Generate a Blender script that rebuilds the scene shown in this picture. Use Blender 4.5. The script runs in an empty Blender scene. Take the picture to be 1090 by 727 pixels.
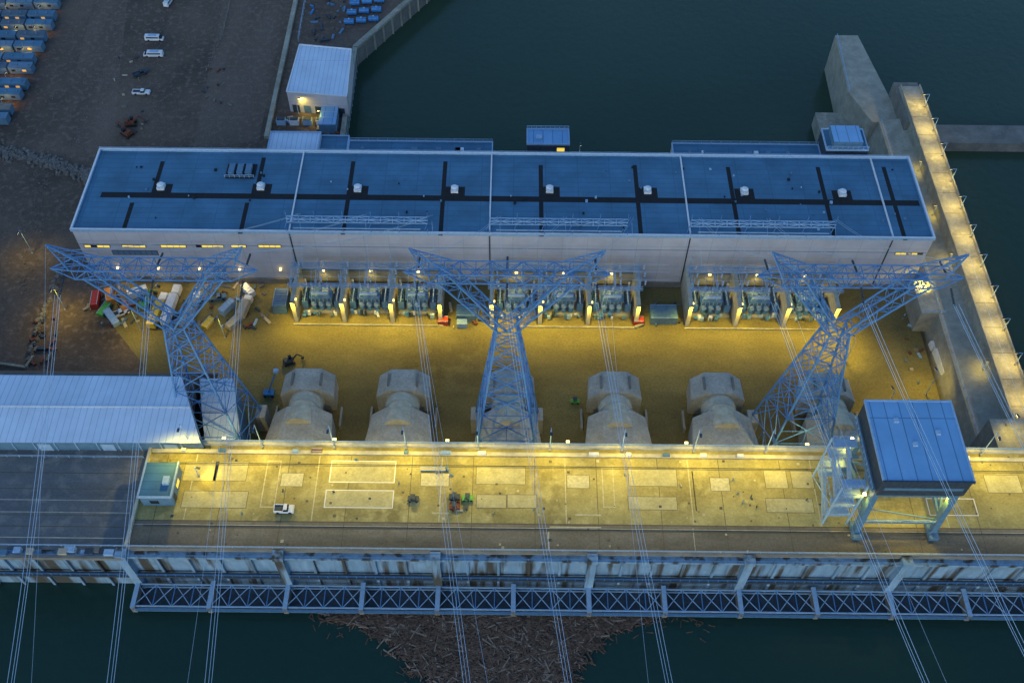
import bpy, bmesh, math, random
from mathutils import Vector, Matrix
random.seed(7)
W,Hh=1090.0,727.0
FPX=1075.0; PITCH=math.radians(53.5); CAMH=244.0; ROLL=math.radians(0.6)
cp,sp=math.cos(PITCH),math.sin(PITCH)
def P(u,v,z=0.0):
    du=u-545.0; dv=v-363.5
    a=du*math.cos(ROLL)+dv*math.sin(ROLL); b=-du*math.sin(ROLL)+dv*math.cos(ROLL)
    dx=a; dy=cp*FPX-sp*b; dz=-sp*FPX-cp*b
    t=(CAMH-z)/(-dz)
    return Vector((dx*t,dy*t,z))
# ---------------------------------------------------------------- materials
def new_mat(name):
    m=bpy.data.materials.new(name); m.use_nodes=True
    nt=m.node_tree; b=nt.nodes['Principled BSDF']; return m,nt,b
def noise_mat(name,c1,c2,scale=0.3,rough=0.8,metal=0.0,bump=0.0,scale2=None,c3=None,stretch=(1,1,1),lo=0.35,hi=0.65,bscale=None,fine=0):
    m,nt,b=new_mat(name); N=nt.nodes; L=nt.links
    g=N.new('ShaderNodeNewGeometry'); mp=N.new('ShaderNodeMapping'); mp.inputs['Scale'].default_value=stretch
    L.new(g.outputs['Position'],mp.inputs['Vector'])
    n=N.new('ShaderNodeTexNoise'); n.inputs['Scale'].default_value=scale; n.inputs['Detail'].default_value=8; n.inputs['Roughness'].default_value=0.62
    L.new(mp.outputs[0],n.inputs['Vector'])
    r=N.new('ShaderNodeValToRGB'); r.color_ramp.elements[0].position=lo; r.color_ramp.elements[1].position=hi
    r.color_ramp.elements[0].color=(*c1,1); r.color_ramp.elements[1].color=(*c2,1)
    L.new(n.outputs['Fac'],r.inputs['Fac']); out=r.outputs['Color']
    if c3 is not None:
        n2=N.new('ShaderNodeTexNoise'); n2.inputs['Scale'].default_value=scale2; n2.inputs['Detail'].default_value=6
        L.new(g.outputs['Position'],n2.inputs['Vector'])
        r2=N.new('ShaderNodeValToRGB'); r2.color_ramp.elements[0].position=0.5; r2.color_ramp.elements[1].position=0.68
        L.new(n2.outputs['Fac'],r2.inputs['Fac'])
        mx=N.new('ShaderNodeMixRGB'); L.new(r2.outputs['Color'],mx.inputs['Fac']); L.new(out,mx.inputs['Color1']); mx.inputs['Color2'].default_value=(*c3,1)
        out=mx.outputs['Color']
    if fine:
        n3=N.new('ShaderNodeTexNoise'); n3.inputs['Scale'].default_value=1.6; n3.inputs['Detail'].default_value=5; n3.inputs['Roughness'].default_value=.75
        L.new(g.outputs['Position'],n3.inputs['Vector'])
        mr=N.new('ShaderNodeMapRange'); mr.inputs['From Min'].default_value=.35; mr.inputs['From Max'].default_value=.65; mr.inputs['To Min'].default_value=1-fine; mr.inputs['To Max'].default_value=1+fine*.5
        L.new(n3.outputs['Fac'],mr.inputs['Value']); mx=N.new('ShaderNodeMixRGB'); mx.blend_type='MULTIPLY'; mx.inputs[0].default_value=1
        L.new(out,mx.inputs['Color1']); L.new(mr.outputs[0],mx.inputs['Color2']); out=mx.outputs['Color']
    L.new(out,b.inputs['Base Color'])
    b.inputs['Roughness'].default_value=rough; b.inputs['Metallic'].default_value=metal
    if bump>0:
        nb=N.new('ShaderNodeTexNoise'); nb.inputs['Scale'].default_value=bscale or scale*6; nb.inputs['Detail'].default_value=6
        L.new(g.outputs['Position'],nb.inputs['Vector'])
        bp=N.new('ShaderNodeBump'); bp.inputs['Strength'].default_value=bump; bp.inputs['Distance'].default_value=0.4
        L.new(nb.outputs['Fac'],bp.inputs['Height']); L.new(bp.outputs[0],b.inputs['Normal'])
    return m
def brick_mat(name,c1,c2,mortar,bw,rh,ms,rough=0.6,metal=0.0,swap=None,noise=0.5,rot=0):
    m,nt,b=new_mat(name); N=nt.nodes; L=nt.links
    g=N.new('ShaderNodeNewGeometry'); vec=g.outputs['Position']
    if swap=='xz':
        s=N.new('ShaderNodeSeparateXYZ'); c=N.new('ShaderNodeCombineXYZ'); L.new(vec,s.inputs[0])
        L.new(s.outputs[0],c.inputs[0]); L.new(s.outputs[2],c.inputs[1]); vec=c.outputs[0]
    mp=N.new('ShaderNodeMapping'); mp.inputs['Rotation'].default_value=(0,0,rot); L.new(vec,mp.inputs[0]); vec2=mp.outputs[0]
    t=N.new('ShaderNodeTexBrick'); t.inputs['Scale'].default_value=1; t.inputs['Brick Width'].default_value=bw; t.inputs['Row Height'].default_value=rh
    t.inputs['Mortar Size'].default_value=ms; t.inputs['Color1'].default_value=(*c1,1); t.inputs['Color2'].default_value=(*c2,1); t.inputs['Mortar'].default_value=(*mortar,1)
    t.offset=0.0; L.new(vec2,t.inputs['Vector'])
    n=N.new('ShaderNodeTexNoise'); n.inputs['Scale'].default_value=0.12; n.inputs['Detail'].default_value=8; n.inputs['Roughness'].default_value=0.65; L.new(g.outputs['Position'],n.inputs['Vector'])
    mr=N.new('ShaderNodeMapRange'); mr.inputs['From Min'].default_value=0.3; mr.inputs['From Max'].default_value=0.7; mr.inputs['To Min'].default_value=1-noise; mr.inputs['To Max'].default_value=1.05+noise*0.3
    L.new(n.outputs['Fac'],mr.inputs['Value'])
    mx=N.new('ShaderNodeMixRGB'); mx.blend_type='MULTIPLY'; mx.inputs['Fac'].default_value=1
    L.new(t.outputs['Color'],mx.inputs['Color1']); L.new(mr.outputs[0],mx.inputs['Color2']); L.new(mx.outputs[0],b.inputs['Base Color'])
    b.inputs['Roughness'].default_value=rough; b.inputs['Metallic'].default_value=metal
    return m
def emit(name,c,s):
    m,nt,b=new_mat(name); b.inputs['Base Color'].default_value=(*c,1); b.inputs['Emission Color'].default_value=(*c,1); b.inputs['Emission Strength'].default_value=s; return m
M={}
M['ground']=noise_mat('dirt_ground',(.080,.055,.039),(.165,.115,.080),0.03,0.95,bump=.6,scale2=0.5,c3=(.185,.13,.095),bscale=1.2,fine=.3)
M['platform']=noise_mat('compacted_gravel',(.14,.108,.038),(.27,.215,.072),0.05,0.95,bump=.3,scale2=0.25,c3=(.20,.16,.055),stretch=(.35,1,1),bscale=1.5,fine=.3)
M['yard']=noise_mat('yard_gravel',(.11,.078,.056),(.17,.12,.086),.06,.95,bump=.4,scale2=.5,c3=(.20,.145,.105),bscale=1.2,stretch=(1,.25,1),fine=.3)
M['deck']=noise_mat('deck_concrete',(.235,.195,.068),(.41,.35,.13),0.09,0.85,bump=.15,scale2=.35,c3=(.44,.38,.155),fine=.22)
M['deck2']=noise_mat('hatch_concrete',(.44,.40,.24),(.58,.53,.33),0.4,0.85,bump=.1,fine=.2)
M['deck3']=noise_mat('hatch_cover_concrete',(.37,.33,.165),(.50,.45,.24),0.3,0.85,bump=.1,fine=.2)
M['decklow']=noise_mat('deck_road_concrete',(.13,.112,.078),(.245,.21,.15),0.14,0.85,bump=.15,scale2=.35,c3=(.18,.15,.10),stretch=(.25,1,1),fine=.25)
M['patch']=noise_mat('pale_concrete',(.42,.38,.27),(.60,.55,.40),0.5,0.85,bump=.1)
M['conc']=noise_mat('concrete',(.27,.25,.19),(.42,.385,.30),0.25,0.9,bump=.2,scale2=1.2,c3=(.33,.30,.23))
M['pens']=noise_mat('penstock_concrete',(.36,.335,.27),(.52,.49,.40),0.25,0.9,bump=.15,scale2=.9,c3=(.40,.37,.30),stretch=(1,1,.4),fine=.2)
M['concd']=noise_mat('weathered_concrete',(.14,.13,.115),(.25,.23,.19),0.2,0.9,bump=.2,scale2=.7,c3=(.19,.17,.13))
M['conclight']=noise_mat('training_wall_concrete',(.27,.25,.19),(.43,.40,.31),0.12,0.9,bump=.2,scale2=.5,c3=(.45,.41,.31),fine=.2)
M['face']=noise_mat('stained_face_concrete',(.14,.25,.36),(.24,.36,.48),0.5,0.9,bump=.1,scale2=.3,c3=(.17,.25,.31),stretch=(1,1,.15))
M['asph']=noise_mat('asphalt',(.10,.107,.11),(.17,.172,.17),0.1,0.9,bump=.2,scale2=.3,c3=(.21,.20,.18),stretch=(.15,1,1),fine=.2)
M['joint']=noise_mat('joint_sealant',(.09,.075,.045),(.13,.11,.07),1)
M['roof']=brick_mat('roof_membrane',(.055,.168,.27),(.063,.185,.292),(.042,.135,.225),9.9,2.1,.12,0.6,noise=.30)
M['black']=noise_mat('black_walkway_mat',(.006,.007,.009),(.014,.014,.016),1.0,0.9)
M['whiteroof']=brick_mat('white_metal_roof',(.56,.66,.76),(.60,.70,.80),(.40,.48,.58),1.6,60,.10,0.45,noise=.12)
M['wall']=brick_mat('white_wall_panel',(.55,.50,.50),(.59,.54,.53),(.42,.39,.39),7.4,4.6,.07,0.6,swap='xz',noise=.16)
M['white']=noise_mat('white_paint',(.68,.68,.68),(.8,.8,.8),1,0.4)
M['steel']=noise_mat('galvanised_steel',(.075,.20,.40),(.125,.28,.50),1.5,0.5,metal=.1)
M['steell']=noise_mat('pale_steel',(.27,.42,.57),(.38,.52,.66),1.5,0.5,metal=.1)
M['steeld']=noise_mat('dark_steel',(.03,.045,.06),(.06,.08,.10),1.5,0.6,metal=.2)
M['bluep']=noise_mat('blue_grey_paint',(.08,.17,.25),(.12,.22,.31),.8,0.5)
M['dkroof']=noise_mat('trailer_roof',(.05,.085,.12),(.085,.13,.17),.5,0.6)
M['blue']=noise_mat('blue_paint',(.03,.16,.38),(.05,.24,.5),.8,0.4)
M['craneroof']=brick_mat('crane_roof_sheet',(.18,.39,.62),(.21,.42,.66),(.09,.19,.33),3.2,30,.12,0.45,noise=.12)
M['red']=noise_mat('red_paint',(.4,.03,.02),(.5,.05,.03),1,.5)
M['rust']=noise_mat('rusty_machine',(.12,.04,.02),(.25,.07,.03),2,.8)
M['green']=noise_mat('green_paint',(.08,.35,.05),(.12,.45,.08),1,.5)
M['orange']=noise_mat('orange_paint',(.6,.2,.03),(.7,.28,.05),1,.5)
M['yellow']=noise_mat('yellow_paint',(.6,.42,.04),(.7,.5,.06),1,.5)
M['rubber']=noise_mat('rubber',(.012,.012,.012),(.03,.03,.03),2,.9)
M['glass']=noise_mat('dark_glass',(.01,.015,.02),(.02,.025,.03),2,.1)
M['rock']=noise_mat('riprap_rock',(.12,.105,.09),(.22,.195,.165),.8,.9,bump=.3)
M['wood']=noise_mat('driftwood',(.07,.042,.026),(.18,.105,.065),.9,.9)
M['wood2']=noise_mat('pale_driftwood',(.20,.14,.10),(.32,.235,.17),.9,.9)
M['mat']=noise_mat('debris_mat',(.035,.02,.013),(.085,.05,.03),.6,.95,bump=.8,bscale=2)
M['tarp']=noise_mat('tan_tarp',(.4,.33,.22),(.5,.42,.3),1,.8)
M['lampY']=emit('sodium_lamp_glass',(1,.78,.25),22)
M['lampD']=emit('wall_lamp_glass',(1,.72,.2),5)
M['winY']=emit('lit_window',(1,.68,.08),.85)
M['winO']=emit('dim_lit_window',(1,.50,.12),.55)
M['wire']=noise_mat('conductor',(.40,.55,.68),(.50,.64,.76),1,.4,metal=.1)
def water(name,c,c2,sc):
    m,nt,b=new_mat(name); N=nt.nodes; L=nt.links
    g=N.new('ShaderNodeNewGeometry')
    n=N.new('ShaderNodeTexNoise'); n.inputs['Scale'].default_value=0.008; n.inputs['Detail'].default_value=5; L.new(g.outputs['Position'],n.inputs['Vector'])
    r=N.new('ShaderNodeValToRGB'); r.color_ramp.elements[0].position=.35; r.color_ramp.elements[1].position=.7
    r.color_ramp.elements[0].color=(*c,1); r.color_ramp.elements[1].color=(*c2,1); L.new(n.outputs['Fac'],r.inputs[0]); L.new(r.outputs[0],b.inputs['Base Color'])
    b.inputs['Roughness'].default_value=.18; b.inputs['IOR'].default_value=1.28
    n2=N.new('ShaderNodeTexNoise'); n2.inputs['Scale'].default_value=sc; n2.inputs['Detail'].default_value=5; L.new(g.outputs['Position'],n2.inputs['Vector'])
    bp=N.new('ShaderNodeBump'); bp.inputs['Strength'].default_value=.3; bp.inputs['Distance'].default_value=.4
    L.new(n2.outputs['Fac'],bp.inputs['Height']); L.new(bp.outputs[0],b.inputs['Normal']); return m
M['tail']=water('tailrace_water',(.032,.062,.038),(.042,.074,.046),.35)
M['res']=water('reservoir_water',(.014,.042,.033),(.019,.050,.038),.35)
# ---------------------------------------------------------------- builder
class MB:
    def __init__(s): s.v=[]; s.f=[]; s.m=[]; s.mats=[]
    def mi(s,k):
        if k not in s.mats: s.mats.append(k)
        return s.mats.index(k)
    def add(s,vs,fs,k):
        o=len(s.v); s.v+= [tuple(x) for x in vs]; i=s.mi(k)
        for f in fs: s.f.append([o+a for a in f]); s.m.append(i)
    def prism(s,poly,z0,z1,k,kt=None):
        n=len(poly); poly=[(p[0],p[1]) for p in poly]
        A=sum(poly[i][0]*poly[(i+1)%n][1]-poly[(i+1)%n][0]*poly[i][1] for i in range(n))
        if A<0: poly=poly[::-1]
        vs=[(x,y,z0) for x,y in poly]+[(x,y,z1) for x,y in poly]
        s.add(vs,[[i,(i+1)%n,n+(i+1)%n,n+i] for i in range(n)]+[list(range(n))[::-1]],k)
        s.add([(x,y,z1) for x,y in poly],[list(range(n))],kt or k)
    def box(s,x0,x1,y0,y1,z0,z1,k,kt=None):
        s.prism([(x0,y0),(x1,y0),(x1,y1),(x0,y1)],z0,z1,k,kt)
    def hexa(s,b,t,k,kt=None):
        s.add(list(b)+list(t),[[0,1,5,4],[1,2,6,5],[2,3,7,6],[3,0,4,7],[3,2,1,0]],k); s.add(list(t),[[0,1,2,3]],kt or k)
    def beam(s,p,q,w,k,h=None):
        p=Vector(p); q=Vector(q); d=q-p
        if d.length<1e-5: return
        d.normalize(); up=Vector((0,0,1)) if abs(d.z)<.95 else Vector((0,1,0))
        a=d.cross(up).normalized()*w/2; b=d.cross(a).normalized()*(h or w)/2
        vs=[p-a-b,p+a-b,p+a+b,p-a+b,q-a-b,q+a-b,q+a+b,q-a+b]
        s.add(vs,[[0,1,2,3],[7,6,5,4],[0,4,5,1],[1,5,6,2],[2,6,7,3],[3,7,4,0]],k)
    def cyl(s,p,q,r,k,n=12,r2=None):
        p=Vector(p); q=Vector(q); d=(q-p).normalized(); up=Vector((0,0,1)) if abs(d.z)<.95 else Vector((0,1,0))
        a=d.cross(up).normalized(); b=d.cross(a); r2=r if r2 is None else r2
        vs=[p+(a*math.cos(2*math.pi*i/n)+b*math.sin(2*math.pi*i/n))*r for i in range(n)]+[q+(a*math.cos(2*math.pi*i/n)+b*math.sin(2*math.pi*i/n))*r2 for i in range(n)]
        s.add(vs,[[i,(i+1)%n,n+(i+1)%n,n+i] for i in range(n)]+[list(range(n))[::-1],list(range(n,2*n))],k)
    def sheet(s,pts,k): s.add(pts,[list(range(len(pts)))],k)
    def rail(s,p,q,h=1.1,sp_=3,k='steell',w=.12):
        p=Vector(p); q=Vector(q); n=max(1,int((q-p).length/sp_)); up=Vector((0,0,h))
        s.beam(p+up,q+up,w,k); s.beam(p+up*.5,q+up*.5,w*.8,k)
        for i in range(n+1):
            a=p.lerp(q,i/n); s.beam(a,a+up,w,k)
    def truss(s,p,q,w,h,n,r,k):
        p=Vector(p); q=Vector(q); d=(q-p).normalized(); a=d.cross(Vector((0,0,1)))
        a=a.normalized() if a.length>.01 else Vector((1,0,0)); b=a.cross(d).normalized()
        cs=[a*w/2+b*h/2,a*w/2-b*h/2,-a*w/2-b*h/2,-a*w/2+b*h/2]
        for c in cs: s.beam(p+c,q+c,r*1.5,k)
        for i in range(n):
            A=p.lerp(q,i/n); B=p.lerp(q,(i+1)/n)
            for j in range(4):
                c,e=cs[j],cs[(j+1)%4]
                s.beam(A+c,B+e,r,k) if (i+j)%2 else s.beam(A+e,B+c,r,k)
                s.beam(A+c,A+e,r,k)
    def build(s,name,parent=None):
        xs=[v[0] for v in s.v]; ys=[v[1] for v in s.v]; zs=[v[2] for v in s.v]
        o=Vector(((min(xs)+max(xs))/2,(min(ys)+max(ys))/2,min(zs)))
        me=bpy.data.meshes.new(name); me.from_pydata([(v[0]-o.x,v[1]-o.y,v[2]-o.z) for v in s.v],[],s.f)
        for k in s.mats: me.materials.append(M[k])
        me.polygons.foreach_set('material_index',s.m); me.update()
        ob=bpy.data.objects.new(name,me); bpy.context.collection.objects.link(ob); ob.location=o
        if parent: 
            ob.parent=parent; ob.location=o-parent.location
        return ob
def empty(name,loc=(0,0,0)):
    e=bpy.data.objects.new(name,None); bpy.context.collection.objects.link(e); e.location=loc; e.empty_display_size=1; return e
YEL=(1.0,.76,.07)
def spot(loc,target,power,parent=None,col=YEL,ang=150,r=.4,name='lamp_light'):
    l=bpy.data.lights.new(name,'SPOT'); l.energy=power; l.color=col; l.spot_size=math.radians(ang); l.spot_blend=.9; l.shadow_soft_size=r
    o=bpy.data.objects.new(name,l); bpy.context.collection.objects.link(o)
    o.rotation_euler=(Vector(target)-Vector(loc)).to_track_quat('-Z','Y').to_euler(); o.location=Vector(loc)
    if parent: o.parent=parent; o.location=Vector(loc)-parent.location
    return o
def lamp_post(base,h,direction,power,arm=2.0,ang=150,reach=6,name='street_lamp',glass='lampY',col=YEL):
    base=Vector(base); e=empty(name,base); d=Vector((direction[0],direction[1],0)).normalized()
    m=MB(); m.cyl(base,base+Vector((0,0,h)),.14,'steell',8,.08); top=base+Vector((0,0,h)); m.beam(top,top+d*arm,.12,'steell')
    m.box(base.x-.25,base.x+.25,base.y-.25,base.y+.25,base.z,base.z+.5,'conc'); m.build('pole',e)
    hd=top+d*arm; m=MB(); m.beam(hd-d*.5+Vector((0,0,.12)),hd+d*.5+Vector((0,0,.12)),.5,'steeld',.2); m.beam(hd-d*.4-Vector((0,0,.04)),hd+d*.4-Vector((0,0,.04)),.4,glass,.08); m.build('lamp_head',e)
    spot(hd-Vector((0,0,.2)),hd+d*reach-Vector((0,0,h)),power,e,ang=ang,col=col)
    return e
# ---------------------------------------------------------------- terrain & water
ZD=30.0; ZT=-8.0; ZR=12.0
YD0=98.3; YD1=126.5
XL=-88.0; XR=420.0
m=MB(); m.sheet([(-4000,112,ZT),(4000,112,ZT),(4000,6000,ZT),(-4000,6000,ZT)],'tail'); m.build('tailrace_water')
m=MB(); m.sheet([(-4000,-3000,ZR),(4000,-3000,ZR),(4000,YD0+1,ZR),(-4000,YD0+1,ZR)],'res'); m.build('reservoir_water')
a=P(378,52); b=P(437,0); dirn=(b-a).normalized(); far=b+dirn*2500
c=P(364,150)
m=MB(); m.prism([(-4000,140),(-4000,b.y+2400),(far.x,far.y),(b.x,b.y),(a.x,a.y),(c.x,c.y),(c.x,262),(124,262),(124,140)],-14,0,'concd','ground'); m.build('ground')
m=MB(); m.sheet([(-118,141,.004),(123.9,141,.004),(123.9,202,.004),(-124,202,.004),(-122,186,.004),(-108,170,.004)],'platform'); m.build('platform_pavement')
m=MB()
pts=[P(246,-40),P(312,-40),P(276,150),P(205,160)]
m.sheet([(p.x,p.y,.004) for p in pts],'yard'); 
pts=[P(110,-40),P(140,-40),P(120,150),P(60,158)]
m.sheet([(p.x,p.y,.004) for p in pts],'yard'); 
m.build('gravel_road')
m=MB()
p0=P(322,-30);p1=P(284,148)
m.beam((p0.x,p0.y,.6),(p1.x,p1.y,.6),1.6,'conclight',1.2)
m.build('retaining_wall')
m=MB()
p0=P(331,-30);p1=P(318,45)
m.rail((p0.x,p0.y,0),(p1.x,p1.y,0),2.2,4,'steell')
p0=P(250,-20);p1=P(236,44)
m.rail((p0.x,p0.y,0),(p1.x,p1.y,0),1.2,4,'concd')
m.build('site_fence')
m=MB()
m.beam((a.x,a.y,.5),(b.x+dirn.x*60,b.y+dirn.y*60,.5),2.0,'conclight',1); m.beam((c.x,c.y,.5),(a.x,a.y,.5),1.6,'conclight',1)
for t in range(14):
    q=a.lerp(b+dirn*40,t/13); m.beam((q.x,q.y,-8),(q.x,q.y,1.4),.8,'conclight')
    q=c.lerp(a,t/13); m.beam((q.x,q.y,-8),(q.x,q.y,1.0),.5,'steell')
m.build('quay_wall')
m=MB(); m.box(c.x+.01,124,239,262.3,-7.9,.3,'conc'); m.build('tailrace_deck')
m=MB()
m.box(-900,XL,YD0,147,-14,29.4,'concd','asph'); 
m.hexa([(-900,147,-14),(-86,147,-14),(-86,170,-14),(-900,170,-14)],[(-900,147,29.4),(-86,147,29.4),(-86,168,0.0),(-900,168,0.0)],'ground'); m.build('abutment_terrain')
# ---------------------------------------------------------------- dam
dam=empty('concrete_dam',(0,110,0))
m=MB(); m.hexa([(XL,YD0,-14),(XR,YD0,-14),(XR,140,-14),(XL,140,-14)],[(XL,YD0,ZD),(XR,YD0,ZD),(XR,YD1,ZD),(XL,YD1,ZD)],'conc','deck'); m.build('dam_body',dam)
yj=P(500,557,ZD).y
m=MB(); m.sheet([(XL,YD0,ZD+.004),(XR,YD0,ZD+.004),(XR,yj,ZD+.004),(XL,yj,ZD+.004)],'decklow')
m.build('crest_road',dam)
m=MB()
z=ZD+.008
def strip(x0,x1,y0,y1,k,dz=0): m.sheet([(x0,y0,z+dz),(x1,y0,z+dz),(x1,y1,z+dz),(x0,y1,z+dz)],k)
strip(XL,XR,yj-.15,yj+.15,'joint'); strip(XL,XR,yj-1.1,yj-.95,'patch')
strip(XL,XR,YD1-3.1,YD1-2.95,'joint')
x=XL+5
while x<160:
    strip(x-.07,x+.07,YD0+1,YD1-3.2,'joint',.004); x+=14.8
x=XL+12
while x<160:
    strip(x-.12,x+.12,yj+.2,YD1-3.2,'deck2',.004); x+=29.7
def hatch(u0,v0,u1,v1,fill=True,outline=None,k='deck2'):
    p=P(u0,v0,ZD); q=P(u1,v1,ZD); x0,x1=sorted((p.x,q.x)); y0,y1=sorted((p.y,q.y))
    if fill: strip(x0,x1,y0,y1,k,.008)
    if outline:
        w_={'white':.2,'joint':.12,'deck2':.25}[outline]
        for (a_,b_,c_,d_) in ((x0,x1,y0,y0+w_),(x0,x1,y1-w_,y1),(x0,x0+w_,y0+w_+.01,y1-w_-.01),(x1-w_,x1,y0+w_+.01,y1-w_-.01)): strip(a_,b_,c_,d_,outline,.014)
def sub(u0,v0,u1,v1,n):
    for i in range(n): hatch(u0+(u1-u0)*i/n+(.3 if i else 0),v0,u0+(u1-u0)*(i+1)/n-.3,v1,True,'joint','deck3')
sub(198,491,262,512,2); sub(196,522,262,541,1); sub(507,496,560,516,1); sub(507,526,572,541,2); sub(668,499,722,518,1); sub(668,528,722,543,1); sub(812,500,868,520,2); sub(814,530,868,546,1); sub(1046,505,1090,525,1)
for (u0,v0,u1,v1) in [(300,503,322,518),(448,503,478,518),(603,505,628,520),(755,508,778,523)]:
    hatch(u0,v0,u1,v1,True,'joint')
hatch(353,490,420,514,True,'white','deck3'); hatch(347,521,418,541,True,'white','deck3')
hatch(640,497,655,540,False,'deck2'); hatch(736,500,742,545,False,'deck2'); hatch(285,490,292,540,False,'deck2'); hatch(872,498,880,550,False,'deck2')
for (u0,v0,u1,v1) in [(585,560,640,562),(660,563,720,565),(738,562,740,588),(460,545,478,547),(612,547,640,549),(583,566,585,588)]: hatch(u0,v0,u1,v1)
hatch(985,530,1042,549,False,'white')
for _ in range(130):
    p=P(random.uniform(170,1080),random.uniform(484,588),ZD); s_=random.uniform(.12,.38); strip(p.x-s_,p.x+s_,p.y-s_,p.y+s_,random.choice(['joint','deck2','joint','steeld']),.02)
m.build('deck_markings',dam)
m=MB()
m.box(XL,XR,YD1-.8,YD1+.3,ZD+.01,ZD+1.1,'patch'); m.box(XL,XR,YD1-2.9,YD1-1.9,ZD+.01,ZD+.35,'patch')
m.box(XL,XR,YD0-.2,YD0+.6,ZD+.01,ZD+.9,'concd'); m.box(XL,XL+.7,YD0+.7,YD1-.9,ZD+.01,ZD+.8,'patch')
m.build('parapet',dam)
m=MB(); m.rail((XL,YD1-.2,ZD+1.1),(XR,YD1-.2,ZD+1.1),.8,3,'steell',.1); m.rail((-300,YD0+.2,ZD+.9),(XR,YD0+.2,ZD+.9),.8,3,'steell',.1)
for xx in range(-80,160,9):
    if random.random()<.7: m.box(xx,xx+1.0+random.random()*1.5,YD1-2.8,YD1-2,ZD+.36,ZD+1.0,random.choice(['steell','white','bluep']))
m.build('guard_rail',dam)
m=MB(); bay=P(775,605,22).x-P(613,605,22).x
xb0=P(140,605,22).x; nb=10
for i in range(-6,nb):
    x0=xb0+i*bay
    m.box(x0-1.0,x0+1.0,YD0-2.2,YD0-.01,ZR-6,ZD-.6,'face'); m.box(x0-1.2,x0+1.2,YD0-2.4,YD0-.02,ZD-.59,ZD+.9,'face')
    m.box(x0+1.01,x0+bay-1.01,YD0-.6,YD0-.01,ZR-6,ZD-1.5,'face')
    for j in range(1,5):
        xx=x0+bay*j/5; w=.3 
        m.box(xx-w,xx+w,YD0-1.2,YD0-.61,ZR-6,ZD-1.6,'face')
    m.box(x0+1.01,x0+bay-1.01,YD0-1.6,YD0-.02,ZD-1.49,ZD-.7,'face')
    m.box(x0+1.01,x0+bay-1.01,YD0-2.3,YD0-1.21,ZD-10.6,ZD-9.8,'steeld')
    m.rail((x0+1.2,YD0-1.55,ZD-.7),(x0+bay-1.2,YD0-1.55,ZD-.7),1.1,2.2,'steel',.1)
    m.rail((x0+1.2,YD0-2.2,ZD-9.8),(x0+bay-1.2,YD0-2.2,ZD-9.8),1.1,2.2,'steel',.1)
m.build('intake_face',dam)
nt=M['face'].node_tree; N=nt.nodes; L=nt.links; b_=N['Principled BSDF']; src=b_.inputs['Base Color'].links[0].from_socket
g=N.new('ShaderNodeNewGeometry'); mp=N.new('ShaderNodeMapping'); mp.inputs['Scale'].default_value=(.35,.35,.035); L.new(g.outputs['Position'],mp.inputs[0])
n=N.new('ShaderNodeTexNoise'); n.inputs['Scale'].default_value=1; n.inputs['Detail'].default_value=6; L.new(mp.outputs[0],n.inputs['Vector'])
r=N.new('ShaderNodeValToRGB'); r.color_ramp.elements[0].position=.49; r.color_ramp.elements[1].position=.60; L.new(n.outputs['Fac'],r.inputs[0])
mx=N.new('ShaderNodeMixRGB'); mx.inputs['Color2'].default_value=(.06,.055,.042,1); L.new(r.outputs[0],mx.inputs[0]); L.new(src,mx.inputs['Color1']); L.new(mx.outputs[0],b_.inputs['Base Color'])
m=MB(); y0=P(500,651,14).y; y1=P(500,628,14).y; seg=bay/2
for i in range(0,18):
    x0=xb0+i*seg; x1=x0+seg
    if x0>250: break
    for zz in (14,15.6):
        m.beam((x0,y0,zz),(x1,y0,zz),.3,'steell'); m.beam((x0,y1,zz),(x1,y1,zz),.3,'steell')
    m.box(x0-.55,x0+.55,y0-.6,y1+.8,13.2,16.1,'concd','steell')
    for j in range(4):
        a0=x0+(x1-x0)*j/4; a1=x0+(x1-x0)*(j+1)/4
        m.beam((a0,y0,15.6),(a1,y1,15.6),.17,'steell'); m.beam((a0,y1,15.6),(a1,y0,15.6),.17,'steell')
        m.beam((a0,y0,15.6),(a0,y1,15.6),.2,'steel')
    m.box(x0+.6,x1-.6,y1+.3,YD0-2.4,15.2,15.6,'steeld')
    m.box(x0+.6,x1-.6,y0+.3,y1-.3,13.4,13.7,'steeld')
    m.box(x0+.5,x1-.5,y0-.9,y0-.3,14.6,14.9,'bluep')
    m.rail((x0,y0-.9,14.9),(x1,y0-.9,14.9),1,3,'steel',.08)
m.build('trash_boom_walkway')
# ---------------------------------------------------------------- driftwood debris
m=MB()
def inside(u,v):
    l=[(650,350),(660,362),(672,400),(690,428),(710,440),(735,466)]; rr=[(650,712),(660,690),(672,648),(690,628),(710,612),(735,600)]
    def itp(T):
        for i in range(len(T)-1):
            if T[i][0]<=v<=T[i+1][0]: return T[i][1]+(T[i+1][1]-T[i][1])*(v-T[i][0])/(T[i+1][0]-T[i][0])
        return T[-1][1]
    j=8*math.sin(v*.35)+6*math.sin(v*.9+1)
    return itp(l)+j+random.gauss(0,6)<u<itp(rr)+j*.7+random.gauss(0,6)
cnt=0
while cnt<11000:
    u=random.uniform(330,730); v=random.uniform(645,760)
    if v<735 and not inside(u,v): continue
    if v>=735 and not (466<u<600): continue
    p=P(u,v,ZR); an=random.gauss(0,.9); ln=random.choice([.6,1,1.5,2,3,4])*random.uniform(.6,1.2); w=random.uniform(.1,.32)
    d=Vector((math.cos(an),math.sin(an),random.uniform(-.05,.05)))*ln/2; c0=p+Vector((0,0,random.uniform(.05,.5)))
    m.beam(c0-d,c0+d,w,'wood2' if random.random()<.14 else 'wood'); cnt+=1
for _ in range(260):
    u=random.uniform(330,760); v=650+abs(random.gauss(0,12)); p=P(u,v,ZR); an=random.uniform(0,3.1); d=Vector((math.cos(an),math.sin(an),0))*.8
    m.beam(p-d,p+d,.2,'wood')
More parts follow.
